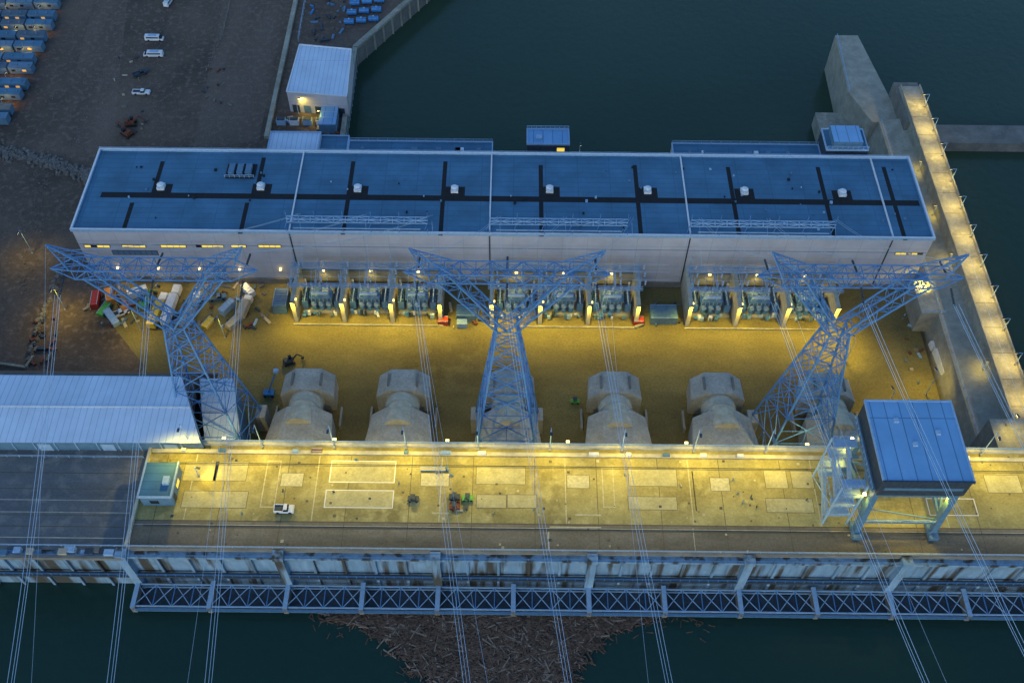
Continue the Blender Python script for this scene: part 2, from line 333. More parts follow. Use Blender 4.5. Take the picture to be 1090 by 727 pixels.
poly=[(372,655),(405,672),(434,690),(448,712),(474,740),(474,760),(592,760),(592,740),(604,712),(622,690),(644,672),(688,657),(688,645),(372,645)]
m.sheet([tuple(P(u,v,ZR+.06)) for u,v in poly],'mat'); m.build('driftwood_debris')
# ---------------------------------------------------------------- powerhouse
ph=empty('powerhouse_building',(-3,220,0))
X0,X1=-130.4,124.3; Y0,Y1=202.7,236.8; ZRF=23.0
m=MB(); m.box(X0,X1,Y0,Y1,-8,ZRF,'wall','roof'); m.build('hall_walls_and_roof',ph)
m=MB()
for (xa,xb,ya,yb) in [(X0-.3,X1+.3,Y0-.3,Y0+.3),(X0-.3,X1+.3,Y1-.3,Y1+.3),(X0-.3,X0+.3,Y0+.31,Y1-.31),(X1-.3,X1+.3,Y0+.31,Y1-.31)]:
    m.box(xa,xb,ya,yb,ZRF-.4,ZRF+.7,'steell','white')
for u in (307,521,735,950):
    xx=P(u,251,ZRF).x; m.box(xx-.2,xx+.2,Y0+.31,Y1-.31,ZRF+.01,ZRF+.45,'white')
m.build('parapet_trim',ph)
m=MB(); z=ZRF+.01
yb=P(545,212,ZRF).y
strip(X0+5,X1-1,yb-1.15,yb+1.15,'black')
for (u0,v0,u1,v1) in [(170,172,166,207),(141,216,131,246),(283,168,270,209),(265,216,254,249),(375,172,366,250),(473,172,470,251),(575,176,577,252),(677,176,681,252),(775,178,787,253),(869,178,890,254),(938,178,966,256)]:
    xx=P((u0+u1)/2,(v0+v1)/2,ZRF).x; ya=P(u0,v0,ZRF).y; yc=P(u1,v1,ZRF).y
    strip(xx-.65,xx+.65,yc,ya,'black',.006)
VT=[(172,202),(278,202),(381,204),(484,205),(585,205),(689,206),(792,207),(896,209)]
for (u,v) in VT:
    p=P(u,v,ZRF); strip(p.x-2.8,p.x+3.1,p.y-3.0,p.y+2.4,'black',.012)
m.build('roof_walkway',ph)
m=MB()
for (u,v) in VT:
    p=P(u,v-2,ZRF); m.box(p.x-1.1,p.x+1.1,p.y-1.2,p.y+1.2,ZRF+.03,ZRF+1.0,'white'); m.cyl((p.x,p.y,ZRF+1.0),(p.x,p.y,ZRF+1.5),.7,'steell',14,1.0); m.cyl((p.x,p.y,ZRF+1.5),(p.x,p.y,ZRF+1.9),1.1,'white',14,.6)
p=P(257,183,ZRF)
m.box(p.x-4.5,p.x+4.5,p.y-3,p.y+3,ZRF+.03,ZRF+.4,'black')
for i in range(3): m.box(p.x-3.6+i*2.6,p.x-1.8+i*2.6,p.y-2,p.y+2,ZRF+.41,ZRF+1.6,'bluep')
m.rail((p.x-4.5,p.y-3,ZRF+.4),(p.x+4.5,p.y-3,ZRF+.4),1.1,1.5,'steell')
for _ in range(60):
    xx=random.uniform(X0+4,X1-4); yy=random.uniform(Y0+3,Y1-3); s_=random.uniform(.15,.4)
    m.box(xx-s_,xx+s_,yy-s_,yy+s_,ZRF+.03,ZRF+random.uniform(.3,.7),random.choice(['bluep','steell','black']))
m.rail((X0,Y1,ZRF+.7),(X1,Y1,ZRF+.7),.7,4,'steell',.08)
m.build('roof_vents',ph)
m=MB()
for (u0,u1) in ((305,455),(521,668),(735,888)):
    p=P(u0,237,25.5); q=P(u1,238,25.5); yy=P(545,237,25.5).y
    m.truss((p.x,yy,26),(q.x,yy,26),1.3,1.3,12,.14,'steell'); m.beam((p.x+2,yy-2.6,25),(q.x-2,yy-2.6,25),.25,'steell')
    n=5
    for i in range(n+1):
        xx=p.x+(q.x-p.x)*i/n
        m.beam((xx-1,yy-1.2,ZRF+.02),(xx,yy,25.3),.2,'steel'); m.beam((xx+1,yy+1.2,ZRF+.02),(xx,yy,25.3),.2,'steel'); m.beam((xx,yy,26.7),(xx,yy,29.5),.16,'steel')
        m.beam((xx,yy-2.6,ZRF+.02),(xx,yy-2.6,25),.2,'steel')
m.build('roof_line_gantry',ph)
m=MB()
for u in (307,521,735,950):
    xx=P(u,251,ZRF).x; m.box(xx-.2,xx+.2,Y0-.12,Y0-.01,0,ZRF-.5,'steeld')
m.box(X0+.2,X1-.2,Y0-.07,Y0-.01,ZRF-6.15,ZRF-6.0,'bluep')
m.box(X0+.2,X1-.2,Y0-.5,Y0-.01,0,2.2,'concd')
m.build('wall_joints',ph)
m=MB()
def zwall(u,v):
    lo,hi=0,ZRF
    for _ in range(40):
        mid=(lo+hi)/2
        if P(u,v,mid).y>Y0: lo=mid
        else: hi=mid
    return lo
def window(u0,u1,v,h,k='winY'):
    zz=zwall((u0+u1)/2,v); xa=P(u0,v,zz).x; xb=P(u1,v,zz).x
    m.box(xa-.15,xb+.15,Y0-.10,Y0-.01,zz-h/2-.15,zz+h/2+.15,'steeld')
    n=max(2,int((xb-xa)/1.6))
    for i in range(n):
        kk='glass' if (k=='winY' and random.random()<.15) else k
        m.box(xa+(xb-xa)*i/n+.08,xa+(xb-xa)*(i+1)/n-.08,Y0-.14,Y0-.11,zz-h/2,zz+h/2,kk)
for (u0,u1) in ((90,117),(130,155),(171,198),(209,238),(246,262),(275,299)): window(u0,u1,262,.8)
window(953,982,270,.7); window(120,168,269,1.8,'bluep')
m.build('windows',ph)
for u in range(110,310,45):
    p=P(u,285,15)
    m=MB(); m.box(p.x-.3,p.x+.3,Y0-.9,Y0-.12,6.6,6.9,'lampD'); m.build('wall_lamp',ph)
    spot((p.x,Y0-1.4,6.5),(p.x,Y0-8,0),1500,ph,col=(1,.74,.2))
def bx(name,u0,v0,u1,v1,z1,z0,k='wall',kt='roof',parent=None,extra=None):
    p=P(u0,v1,z1); q=P(u1,v1,z1); r_=P((u0+u1)/2,v0,z1)
    m=MB(); ya=(p.y+q.y)/2
    m.box(p.x,q.x,ya,r_.y,z0,z1,k,kt)
    for (xa,xb,yy0,yy1) in [(p.x-.15,q.x+.15,ya-.15,ya+.2),(p.x-.15,q.x+.15,r_.y-.2,r_.y+.15),(p.x-.15,p.x+.2,ya+.21,r_.y-.21),(q.x-.2,q.x+.15,ya+.21,r_.y-.21)]:
        m.box(xa,xb,yy0,yy1,z1-.3,z1+.35,'steell')
    if extra: extra(m,p.x,q.x,ya,r_.y,z1)
    return m.build(name,parent)
def exr(m,xa,xb,ya,yb,z):
    for i in range(7):
        x_=random.uniform(xa+2,xb-3); m.box(x_,x_+random.uniform(.6,2),ya+1,ya+2.2,z+.01,z+.9,random.choice(['steell','bluep','white']))
    m.rail((xa,yb,z+.35),(xb,yb,z+.35),1,3,'steell',.08)
bx('rear_gallery',370,151,524,164,19,-8,parent=ph,extra=exr); bx('rear_gallery',717,154,874,168,19,-8,parent=ph,extra=exr)
bx('service_annex',284,141,338,162,14,0,'wall','whiteroof'); bx('service_annex',339,145,369,163,12,0,'wall','roof')
def ex(m,xa,xb,ya,yb,z):
    m.box(xa+1,xa+2.2,ya-.1,ya-.02,z-5,z-1.5,'steeld'); m.box(xb-4,xb-1.5,ya-.1,ya-.02,z-3,z-1.5,'winY'); m.rail((xa,yb,z+.3),(xb,yb,z+.3),1.2,1.5,'steell')
    m.box(xa+3,xa+5,ya+2,ya+4,z+.01,z+.8,'steell')
bx('gate_control_building',561,138,606,154,15,0.3,'steeld','craneroof',extra=ex)
p=P(614,160,2); lamp_post((p.x+1,262,.3),5,(0,-1),900,1)
def ex2(m,xa,xb,ya,yb,z):
    m.box(xa+2,xb-2,ya+1,yb-1,z+.01,z+2.5,'bluep','craneroof'); m.rail((xa,ya,z+.3),(xb,ya,z+.3),1.2,1.5,'steell')
bx('elevator_tower',880,138,924,160,24,-8,'steeld','roof',extra=ex2)
m=MB(); q=[P(319,48,9),P(374,53,9),P(369,103,9),P(305,98,9)]
m.prism([(k.x,k.y) for k in q],0,9,'wall','whiteroof'); 
r0=Vector((q[3].x,q[3].y,0)); r1=Vector((q[2].x,q[2].y,0)); dd=(r1-r0)
for i in range(5):
    a0=r0+dd*(.05+i*.19); a1=r0+dd*(.17+i*.19); off=Vector((0,-.12,0))
    m.sheet([a0+off,a1+off,a1+off+Vector((0,0,3.4)),a0+off+Vector((0,0,3.4))],'steeld' if i!=1 else 'bluep')
for i in range(4):
    a0=q[i].copy(); a1=q[(i+1)%4].copy(); a0.z=a1.z=9.15; m.beam(a0,a1,.4,'white',.3)
m.build('white_office_building')
p=P(318,122,0); lamp_post(p,7,(1,.2),2200,1.2); p=P(345,132,0); lamp_post(p,6,(-1,0),1300,1.2)
for i in range(4):
    p=P(300+i*14,132,0); m=MB()
    m.box(p.x-1.6,p.x+1.6,p.y-1,p.y+1,.01,2.2,'white' if i%2 else 'steell'); m.box(p.x-1.4,p.x+1.4,p.y-.8,p.y+.8,2.21,2.5,'steeld'); m.build('storage_crate')
p=P(352,128,0); m=MB(); m.box(p.x-3,p.x+3,p.y-7,p.y+7,.01,4,'bluep','craneroof'); 
for i in range(5): m.box(p.x-3.1,p.x+3.1,p.y-6.5+i*3,p.y-6.2+i*3,.02,4.1,'steell')
m.build('switchgear_container')
for i in range(9):
    p=P(372+ (i%3)*13+ (i//3)*3,26-(i//3)*10-(i%3)*1.5,0)
    m=MB(); m.cyl((p.x-1.9,p.y,1.2),(p.x+1.9,p.y,1.2),1.1,'blue',14); m.box(p.x-1.5,p.x-1.1,p.y-1,p.y+1,0,.5,'steeld'); m.box(p.x+1.1,p.x+1.5,p.y-1,p.y+1,0,.5,'steeld'); m.cyl((p.x,p.y,2.2),(p.x,p.y,2.6),.35,'steell',10); m.build('blue_tank')
# ---------------------------------------------------------------- transformer bays
def group(xs,n,w):
    yF=187.0; yB=Y0-.6
    m=MB()
    for i in range(n+1):
        xx=xs+i*w; m.box(xx-.6,xx+.6,yF,yB,0,9.5,'patch')
    m.box(xs,xs+n*w,yB-.5,yB,2.3,7,'conc')
    m.box(xs-.8,xs+n*w+.8,yF-1.2,yF-.8,0.01,.5,'conclight')
    m.build('fire_wall')
    for i in range(n):
        cx=xs+(i+.5)*w; cy=194.5
        e=empty('power_transformer',(cx,cy,0))
        m=MB(); m.box(cx-3.2,cx+3.2,cy-2.0,cy+2.0,.6,5.0,'bluep'); m.box(cx-3.5,cx+3.5,cy-2.3,cy+2.3,5.01,5.3,'steel'); m.box(cx-5.8,cx+5.8,cy-4.2,cy+4.2,.01,.59,'conc')
        for j in range(6): m.box(cx-3.0+j*1.18,cx-2.8+j*1.18,cy-2.2,cy-2.01,.7,4.9,'steell')
        for j in range(11):
            xx=cx+random.uniform(-5.5,5.5); yy=cy-4.2+random.uniform(-1.5,.3); s_=random.uniform(.25,.6); m.box(xx-s_,xx+s_,yy-s_*.7,yy+s_*.7,.6,random.uniform(1.2,2.6),random.choice(['steell','white','bluep','steeld','steel']))
        m.build('tank',e)
        m=MB()
        for sx in (-1,1):
            for j in range(6): m.box(cx+sx*4.9-.9,cx+sx*4.9+.9,cy-3.0+j*1.05,cy-2.65+j*1.05,1.2,4.6,'steel')
            m.beam((cx+sx*4.0,cy-3,4.8),(cx+sx*4.0,cy+3,4.8),.3,'steeld')
            m.cyl((cx+sx*4.9,cy-3,4.9),(cx+sx*4.9,cy+3,4.9),.25,'steell',8)
        for j in range(3):
            for k_ in (0,1): m.cyl((cx-2.2+j*2.2,cy-3.3,1.4+k_*1.9),(cx-2.2+j*2.2,cy-2.5,1.4+k_*1.9),.75,'steell' if k_ else 'steel',12)
        m.build('radiators',e)
        m=MB()
        for j in range(3):
            bx_=cx-2.4+j*2.4; m.cyl((bx_,cy+.4,5.3),(bx_,cy+.2,6.5),.5,'steell',10,.35)
            for q in range(9): m.cyl((bx_,cy+.2-q*.05,6.5+q*.42),(bx_,cy+.15-q*.05,6.7+q*.42),.38,'white' if q%2 else 'steel',8,.22)
            m.beam((bx_,cy,10.2),(bx_,cy+4,13.2),.12,'steell'); m.beam((bx_,cy,10.2),(bx_,cy-4,13.2),.1,'steell')
        m.cyl((cx-2.6,cy-1.6,6.9),(cx+2.6,cy-1.6,6.9),.65,'steell',14); m.beam((cx-1.5,cy-1.6,5.2),(cx-1.5,cy-1.6,6.5),.2,'steell'); m.beam((cx+1.5,cy-1.6,5.2),(cx+1.5,cy-1.6,6.5),.2,'steell')
        m.beam((cx+2.6,cy-1.6,6.5),(cx+3.2,cy+1,5.3),.2,'steell'); m.beam((cx-2.6,cy-1.6,6.5),(cx-3.2,cy-2.2,2.3),.2,'steell')
        for j in (-1,1):
            for q in range(6): m.cyl((cx+j*5.5,cy+4.5,1+q*.9),(cx+j*5.5,cy+4.5,1.5+q*.9),.35,'white' if q%2 else 'steell',8)
        m.build('bushings',e)
    m=MB()
    for yy in (190.5,198.5):
        m.truss((xs-1,yy,13.5),(xs+n*w+1,yy,13.5),.8,.8,n*5,.11,'steell')
    m.beam((xs-1,194.5,16.5),(xs+n*w+1,194.5,16.5),.2,'steell')
    for i in range(n*2+1):
        xx=xs+i*w/2
        for yy in (190.5,198.5):
            z0_=9.5 if i%2==0 else 13
            m.beam((xx,yy,z0_),(xx,yy,16.5 if i%2 else 18.5),.25,'steell')
        m.beam((xx,190.5,13.5),(xx,198.5,13.5),.22,'steell'); m.beam((xx,190.5,14),(xx,194.5,16.5),.14,'steell'); m.beam((xx,198.5,14),(xx,194.5,16.5),.14,'steell')
        for yy in (191.5,194.5,197.5):
            for q in range(5): m.cyl((xx+1.6,yy,14+q*.5),(xx+1.6,yy,14.25+q*.5),.25,'white' if q%2 else 'steell',7)
            m.beam((xx+1.6,yy,16.4),(xx+1.6+w/2,yy,16.2),.07,'wire')
    m.build('switchyard_gantry')
    for i in range(n+1):
        xx=xs+i*w; e=empty('flood_light',(xx,yF,9.5))
        m=MB(); m.beam((xx,yF+.3,9.5),(xx,yF-.6,10.6),.15,'steell'); m.beam((xx-.4,yF-.8,10.6),(xx+.4,yF-.8,10.6),.3,'steeld'); m.beam((xx-.3,yF-.9,10.4),(xx+.3,yF-.9,10.4),.22,'lampD',.1); m.build('lamp_head',e)
        spot((xx,yF-1.1,10.2),(xx,yF-4.5,0),8000,e,ang=140)
    for i in range(n):
        xx=xs+(i+.5)*w; e=empty('bay_light',(xx,yB-.8,8.8)); m=MB(); m.box(xx-.4,xx+.4,yB-1,yB-.51,7.2,7.5,'lampD'); m.build('lamp_head',e)
        spot((xx,yB-1.3,7.1),(xx,yB-8,0),2200,e,col=(1,.74,.14),ang=168)
        e=empty('bay_light',(xx-w/2+.8,yF+2,9)); m=MB(); m.box(xx-w/2+.62,xx-w/2+1,yF+1.6,yF+2.2,8.6,8.9,'lampD'); m.build('lamp_head',e)
        spot((xx-w/2+1.3,yF+2,8.7),(xx+1,yF+6,0),1100,e,col=(1,.74,.14),ang=150)
wb=14.6
group(-65.5,3,wb); group(-6.2,3,wb); group(53.2,3,wb)
# ---------------------------------------------------------------- penstocks
def arch(m,cx,y0,y1,wid,h,k,ch=.3,taper=.0):
    hw=wid/2; c_=wid*ch
    prof=[(-hw,0),(hw,0),(hw,h-c_*.9),(hw-c_,h),(-hw+c_,h),(-hw,h-c_*.9)]
    n=len(prof); vs=[(cx+a,y0,b) for a,b in prof]+[(cx+a*(1-taper),y1,b*(1-taper)) for a,b in prof]
    m.add(vs,[[i,(i+1)%n,n+(i+1)%n,n+i] for i in range(n)]+[list(range(n))[::-1],list(range(n,2*n))],k)
for u in (325,428,541,655,765,883):
    cx=P(u,440,6).x
    m=MB(); arch(m,cx,136,149,18.8,14,'pens',.25,.16); arch(m,cx,155.5,163,15,10.5,'pens',.25,.05)
    m.cyl((cx,142,10.0),(cx,160,3.6),4.7,'patch',28)
    for t in (.42,.62): 
        p=Vector((cx,142,10.0)).lerp(Vector((cx,160,3.6)),t); m.cyl(p,p+Vector((0,.5,-.2)),4.85,'pens',28)
    m.box(cx-9.5,cx-8.9,149,155.4,0,2.2,'conc'); m.box(cx+8.9,cx+9.5,149,155.4,0,2.2,'conc')
    for s in (-1,1): m.box(cx+s*4-.3,cx+s*4+.3,157,161,10.0,10.8,'concd')
    m.build('penstock')
for u in (272,377,484,598,710,824):
    cx=P(u,440,6).x; e=empty('flood_light',(cx,128,27)); m=MB(); m.beam((cx,YD1+.3,28),(cx,YD1+2.2,28.6),.15,'steell'); m.box(cx-.4,cx+.4,YD1+2.2,YD1+2.7,28.2,28.5,'lampD'); m.build('lamp_head',e)
    spot((cx,YD1+2.6,28),(cx,150,0),6500,e,col=(1,.82,.30),ang=120)
# ---------------------------------------------------------------- transmission towers
def tower(cx,cy=142.5,zb=7.0):
    e=empty('transmission_tower',(cx,cy,0)); m=MB(); k='steel'
    zw=58; zc=76.5
    def hw(z): 
        t=(z-zb)/(zw-zb); return 8.6+(2.3-8.6)*t
    levels=[zb,18,28,36,43,49,54,zw]
    def cs(z): h=hw(z); return [Vector((cx+a*h,cy+b*h,z)) for a,b in ((-1,-1),(1,-1),(1,1),(-1,1))]
    for i in range(len(levels)-1):
        A=cs(levels[i]); B=cs(levels[i+1])
        for j in range(4):
            m.beam(A[j],B[j],.42,k); j2=(j+1)%4
            m.beam(A[j],B[j2],.2,k); m.beam(A[j2],B[j],.2,k); m.beam(B[j],B[j2],.18,k)
            if i<3:
                mid=(A[j]+A[j2]+B[j]+B[j2])/4
                m.beam((A[j]+B[j])/2,mid,.13,k); m.beam((A[j2]+B[j2])/2,mid,.13,k); m.beam((A[j]+A[j2])/2,mid,.13,k)
    for s in (-1,1):
        lo=[Vector((cx+s*x_,cy+y_*2.3,zw)) for x_,y_ in ((.1,-1),(2.3,-1),(2.3,1),(.1,1))]
        hi=[Vector((cx+s*x_,cy+y_*2.0,z_)) for x_,y_,z_ in ((12.0,-1,zc),(15.2,-1,zc-1.2),(15.2,1,zc-1.2),(12.0,1,zc))]
        n=6
        for j in range(4):
            m.beam(lo[j],hi[j],.33,k)
            j2=(j+1)%4
            for i in range(n):
                a0=lo[j].lerp(hi[j],i/n); a1=lo[j].lerp(hi[j],(i+1)/n); b0=lo[j2].lerp(hi[j2],i/n); b1=lo[j2].lerp(hi[j2],(i+1)/n)
                m.beam(a0,b1,.15,k) if i%2 else m.beam(b0,a1,.15,k); m.beam(a1,b1,.13,k)
        tip=Vector((cx+s*20.8,cy,84))
        Q4=((12,-2,zc+1.6),(12,2,zc+1.6),(17.5,1.8,zc+1.4),(17.5,-1.8,zc+1.4))
        for q in Q4: m.beam(Vector((cx+s*q[0],cy+q[1],q[2])),tip,.24,k)
        for t in (.25,.5,.75):
            P4=[Vector((cx+s*q[0],cy+q[1],q[2])).lerp(tip,t) for q in Q4]
            for j in range(4): m.beam(P4[j],P4[(j+1)%4],.12,k)
        end=Vector((cx+s*22.5,cy,zc-.2))
        for yy in (-2,2):
            for zz in (-1.4,1.4): m.beam((cx+s*17,cy+yy,zc+zz),end,.22,k)
        m.beam((cx+s*19.7,cy-1,zc),(cx+s*19.7,cy+1,zc),.14,k)
    m.truss((cx-17,cy,zc),(cx+17,cy,zc),4.0,2.8,10,.16,k)
    m.build('lattice',e)
    m=MB()
    for a in (-1,1):
        for b in (-1,1):
            m.box(cx+a*8.6-1.4,cx+a*8.6+1.4,cy+b*7.2-1.4,cy+b*8.6+1.4 if b>0 else cy+b*7.2+1.4,0,zb+.1,'pens')
    m.box(cx-11,cx+11,131.5,138.5,0,9.5,'pens')
    m.build('footings',e)
    m=MB()
    for px in (-19.5,0,19.5):
        for sgn in (-1,1):
            for q in range(8):
                y_=cy+sgn*(2.2+q*.55); m.cyl((cx+px,y_,zc-1.2-q*.12),(cx+px,y_+sgn*.3,zc-1.26-q*.12),.25,'steeld',8)
    m.build('insulators',e)
towX=[-78.0,-1.2,75.6]
for x in towX: tower(x)
# ---------------------------------------------------------------- conductors
def wire(m,p,q,sag,r,k='wire',n=22):
    p=Vector(p); q=Vector(q); pts=[]
    for i in range(n+1):
        t=i/n; a=p.lerp(q,t); a.z-=4*sag*t*(1-t); pts.append(a)
    for i in range(n): m.beam(pts[i],pts[i+1],r,k)
ends=[[(12,727),(118,727),(222,727)],[(497,727),(605,727),(712,727)],[(985,727),(1107,727),(1225,727)]]
m=MB()
for ti,x in enumerate(towX):
    for pi,px in enumerate((-19.5,0,19.5)):
        S=Vector((x+px,142.5-6.6,75))
        E=P(*ends[ti][pi],62); D=(E-S)
        Q=S+D*3.2; Q.z=72
        t=1/3.2; zl=S.z+(Q.z-S.z)*t; sag=(zl-62)/(4*t*(1-t))
        for o in (-.6,.0,.6):
            wire(m,S+Vector((o,0,abs(o)*.5)),Q+Vector((o,0,abs(o)*.5)),sag,.07,n=40)
    for s in (-1,1):
        S=Vector((x+s*20.8,142.5,84)); E=P(ends[ti][1+s][0]-s*22,727,70); D=E-S; Q=S+D*3.2; Q.z=84
        wire(m,S,Q,16,.035,n=40)
m.build('overhead_conductors')
m=MB()
gx=[(-63,-43.6,-24),(-4,15.4,35),(55,74.9,95)]
for ti,x in enumerate(towX):
    for pi,px in enumerate((-19.5,0,19.5)):
        for o in (-.4,.4): wire(m,(x+px+o,142.5+6.6,75),(gx[ti][pi]+o,206.5,27),3,.055,n=14)
        wire(m,(gx[ti][pi],205.5,25.5),(gx[ti][pi]+1,194.5,16.6),.5,.07,n=5)
m.build('station_conductors')
# ---------------------------------------------------------------- gantry crane
cr=empty('gantry_crane',(88,114,ZD)); cx0,cx1,cy0,cy1=79.2,98.2,104.2,124.4
m=MB(); m.box(cx0,cx1,cy0,cy1,48.6,54.9,'steeld','craneroof')
m.box(cx0-.3,cx1+.3,cy0-.3,cy0+.1,54.6,55.1,'steeld'); m.box(cx0-.3,cx1+.3,cy1-.1,cy1+.3,54.6,55.1,'steell'); m.box(cx0-.3,cx0+.1,cy0+.11,cy1-.11,54.6,55.1,'steell'); m.box(cx1-.1,cx1+.3,cy0+.11,cy1-.11,54.6,55.1,'steell')
for (ax,ay) in ((.3,.75),(.45,.45),(.75,.6)):
    x_=cx0+19*ax;y_=cy0+20*ay; m.box(x_-.5,x_+.5,y_-.5,y_+.5,54.91,55.5,'steell')
m.box(cx0+1,cx1-1,cy0-.12,cy0-.01,51,52,'bluep')
m.box(cx0-.9,cx0-.02,cy0+1,cy1-1,49,49.3,'bluep'); m.build('machinery_house',cr)
m=MB()
for xx in (cx0+.6,cx1-.8):
    for (yy,yb_) in ((cy0+1.5,cy0+.2),(cy1-4.5,cy1-3.5)):
        m.beam((xx,yb_,ZD+1.6),(xx,yy,48.6),1.3,'bluep',1.6)
        m.box(xx-1.1,xx+1.1,yb_-2.2,yb_+2.2,ZD+.5,ZD+1.6,'bluep')
        for q in (-1.6,-.5,.6,1.7): m.cyl((xx-.5,yb_+q,ZD+.45),(xx+.5,yb_+q,ZD+.45),.45,'steeld',14)
    m.beam((xx,cy0+1,46.8),(xx,cy1-4,46.8),1.4,'bluep',1.8); m.beam((xx,cy0+1.2,37),(xx,cy1-4.5,37),.9,'bluep',1.0)
    m.beam((xx,cy0+1.5,37),(xx,(cy0+cy1)/2-1.5,46),.5,'bluep'); m.beam((xx,cy1-5,37),(xx,(cy0+cy1)/2-1.5,46),.5,'bluep')
m.beam((cx0,cy0+1.4,47.5),(cx1,cy0+1.4,47.5),1.4,'bluep',1.8); m.beam((cx0,cy1-4.4,47.5),(cx1,cy1-4.4,47.5),1.4,'bluep',1.8)
m.beam((cx0,cy0+.6,35),(cx1,cy0+.6,35),.7,'bluep'); m.beam((cx0,cy0+.8,41),(cx1,cy0+.8,35.5),.3,'bluep'); m.rail((cx0,cy0+.1,35.4),(cx1,cy0+.1,35.4),1.1,1.8,'steell',.1)
m.build('portal_legs',cr)
m=MB()
sx0,sx1,sy0,sy1=cx0-6.5,cx0-1.0,106.5,119
for xx in (sx0,sx1):
    for yy in (sy0,sy1): m.beam((xx,yy,ZD+.02),(xx,yy,48),.35,'steell')
for i,zz in enumerate((34,38.5,43,47.5)):
    m.box(sx0,sx1,sy0,sy0+2.2,zz-.12,zz,'steell'); m.box(sx0,sx1,sy1-2.2,sy1,zz-.12,zz,'steell')
    for (p_,q_) in (((sx0,sy0),(sx1,sy0)),((sx0,sy0),(sx0,sy1)),((sx0,sy1),(sx1,sy1))):
        m.rail((*p_,zz),(*q_,zz),1.1,1.4,'steell',.1)
    a_=(sx0+1.2+(i%2)*2,sy0+2,zz-4.2 if i else ZD); b2=(sx0+1.2+(i%2)*2,sy1-2,zz)
    m.beam(a_,b2,1.0,'steell',.15); m.beam((a_[0]-.5,a_[1],a_[2]+1),(b2[0]-.5,b2[1],b2[2]+1),.1,'yellow')
m.beam((sx0,sy0,ZD),(sx0,sy1,38.5),.2,'steell'); m.beam((sx0,sy1,ZD),(sx0,sy0,38.5),.2,'steell')
m.rail((cx0-.9,cy0+1,49.3),(cx0-.9,cy1-1,49.3),1.1,1.5,'steell',.1)
m.build('access_stairs',cr)
m=MB(); m.box(84,93,108,116,45,46,'bluep'); m.cyl((86,112,46.7),(91,112,46.7),.8,'yellow',14); m.beam((88,112,45),(88,112,36),.12,'steeld'); m.beam((88.8,112,45),(88.8,112,36),.12,'steeld'); m.box(87.2,89.6,111.3,112.7,34.6,36,'yellow'); m.build('hoist',cr)
for (xx,yy,pw) in ((cx0-1,cy0+2,2500),(cx1-2,cy0+2,4500),(cx0-1,cy1-4,2800),(88,108,4500)):
    m=MB(); m.box(xx-.3,xx+.3,yy-.3,yy+.3,45.2,45.4,'lampY'); m.build('crane_lamp',cr); spot((xx,yy,45),(xx-2,yy-1,30),pw,cr,ang=140)
m=MB()
for yy in (cy0+.2,cy1-3.5): 
    m.box(XL+3,XR,yy-.08,yy+.08,ZD+.02,ZD+.1,'steeld'); m.box(XL+3,XR,yy-.5,yy-.3,ZD+.024,ZD+.034,'joint')
m.build('crane_rail')
# ---------------------------------------------------------------- deck gatehouse
p=P(147,528,34.5); q=P(181,528,34.5); r_=P(165,492,34.5)
m=MB(); xa,xb,ya,yb_=p.x,q.x,p.y,r_.y
m.box(xa,xb,ya,yb_,29.5,34.4,'bluep','roof'); m.box(xa-.3,xb+.3,ya-.3,ya+.05,34,34.6,'steell'); m.box(xb-.05,xb+.3,ya+.06,yb_+.3,34,34.6,'steell'); m.box(xa-.3,xa+.05,ya+.06,yb_+.3,34,34.6,'steell')
m.box(xb+.01,xb+.1,ya+1,ya+2.2,30.1,32.3,'steeld'); m.box(xb+.01,xb+.1,ya+4,ya+6,31,32.3,'winY'); m.box(xa+2,xa+4,ya-.1,ya-.01,31,32.3,'glass'); m.box(xa+5,xa+6.5,ya+3,ya+5,34.41,35.2,'steell')
m.build('gatehouse')
lamp_post((xb+4,yb_-1,ZD),4.2,(1,-.3),2200,1)
# ---------------------------------------------------------------- left warehouse
zr=33.5
def gable(pts,z0,z1,name,ridge=1.2):
    m=MB(); A,B,C,D=[Vector((p.x,p.y,z1)) for p in pts]
    b=[Vector((p.x,p.y,z0)) for p in (A,B,C,D)]
    R0=(A+D)/2+Vector((0,0,ridge)); R1=(B+C)/2+Vector((0,0,ridge))
    m.add(b+[A,B,C,D],[[0,1,5,4],[1,2,6,5],[2,3,7,6],[3,0,4,7]],'bluep')
    ov=Vector((0,.4,-.05))
    m.add([A-ov,B-ov,R1,R0,C+ov,D+ov],[[0,1,2,3],[3,2,4,5]],'whiteroof'); m.add([B,C,R1],[[0,1,2]],'wall'); m.add([A,D,R0],[[0,1,2]],'wall')
    n=int((B-A).length/5)
    for i in range(1,n):
        t=i/n; q=A.lerp(B,t); m.box(q.x-.12,q.x+.12,q.y-.2,q.y-.01,z0,z1-.1,'steell')
        if i%3==1: m.box(q.x+.8,q.x+4,q.y-.12,q.y-.01,z0,z0+2.9,'steell')
    m.beam(R0+Vector((0,0,.1)),R1+Vector((0,0,.1)),.4,'white',.12)
    return m.build(name)
gable([P(-260,469,zr),P(214,470,zr),P(193,402,zr),P(-260,398,zr)],29.4,zr,'warehouse',.8)
gable([P(219,474,16),P(258,474,16),P(248,404,16),P(212,404,16)],0,16,'warehouse',.8)
m=MB(); z=29.404
for vv,k in ((503,'joint'),(520,'joint'),(532,'conclight'),(545,'conclight'),(548,'joint'),(560,'joint'),(572,'patch')):
    yy=P(60,vv,29.4).y; strip(-300,XL-1,yy-.12,yy+.12,k)
m.build('road_marking')
m=MB(); yy=P(60,590,29.4).y
m.box(-400,XL-.02,P(60,594,29.4).y-.4,P(60,594,29.4).y+.4,29.41,30.4,'concd')
m.rail((-400,P(60,487,29.4).y,29.4),(XL-1,P(60,487,29.4).y,29.4),1.1,3,'steell',.1); m.build('road_barrier')
m=MB()
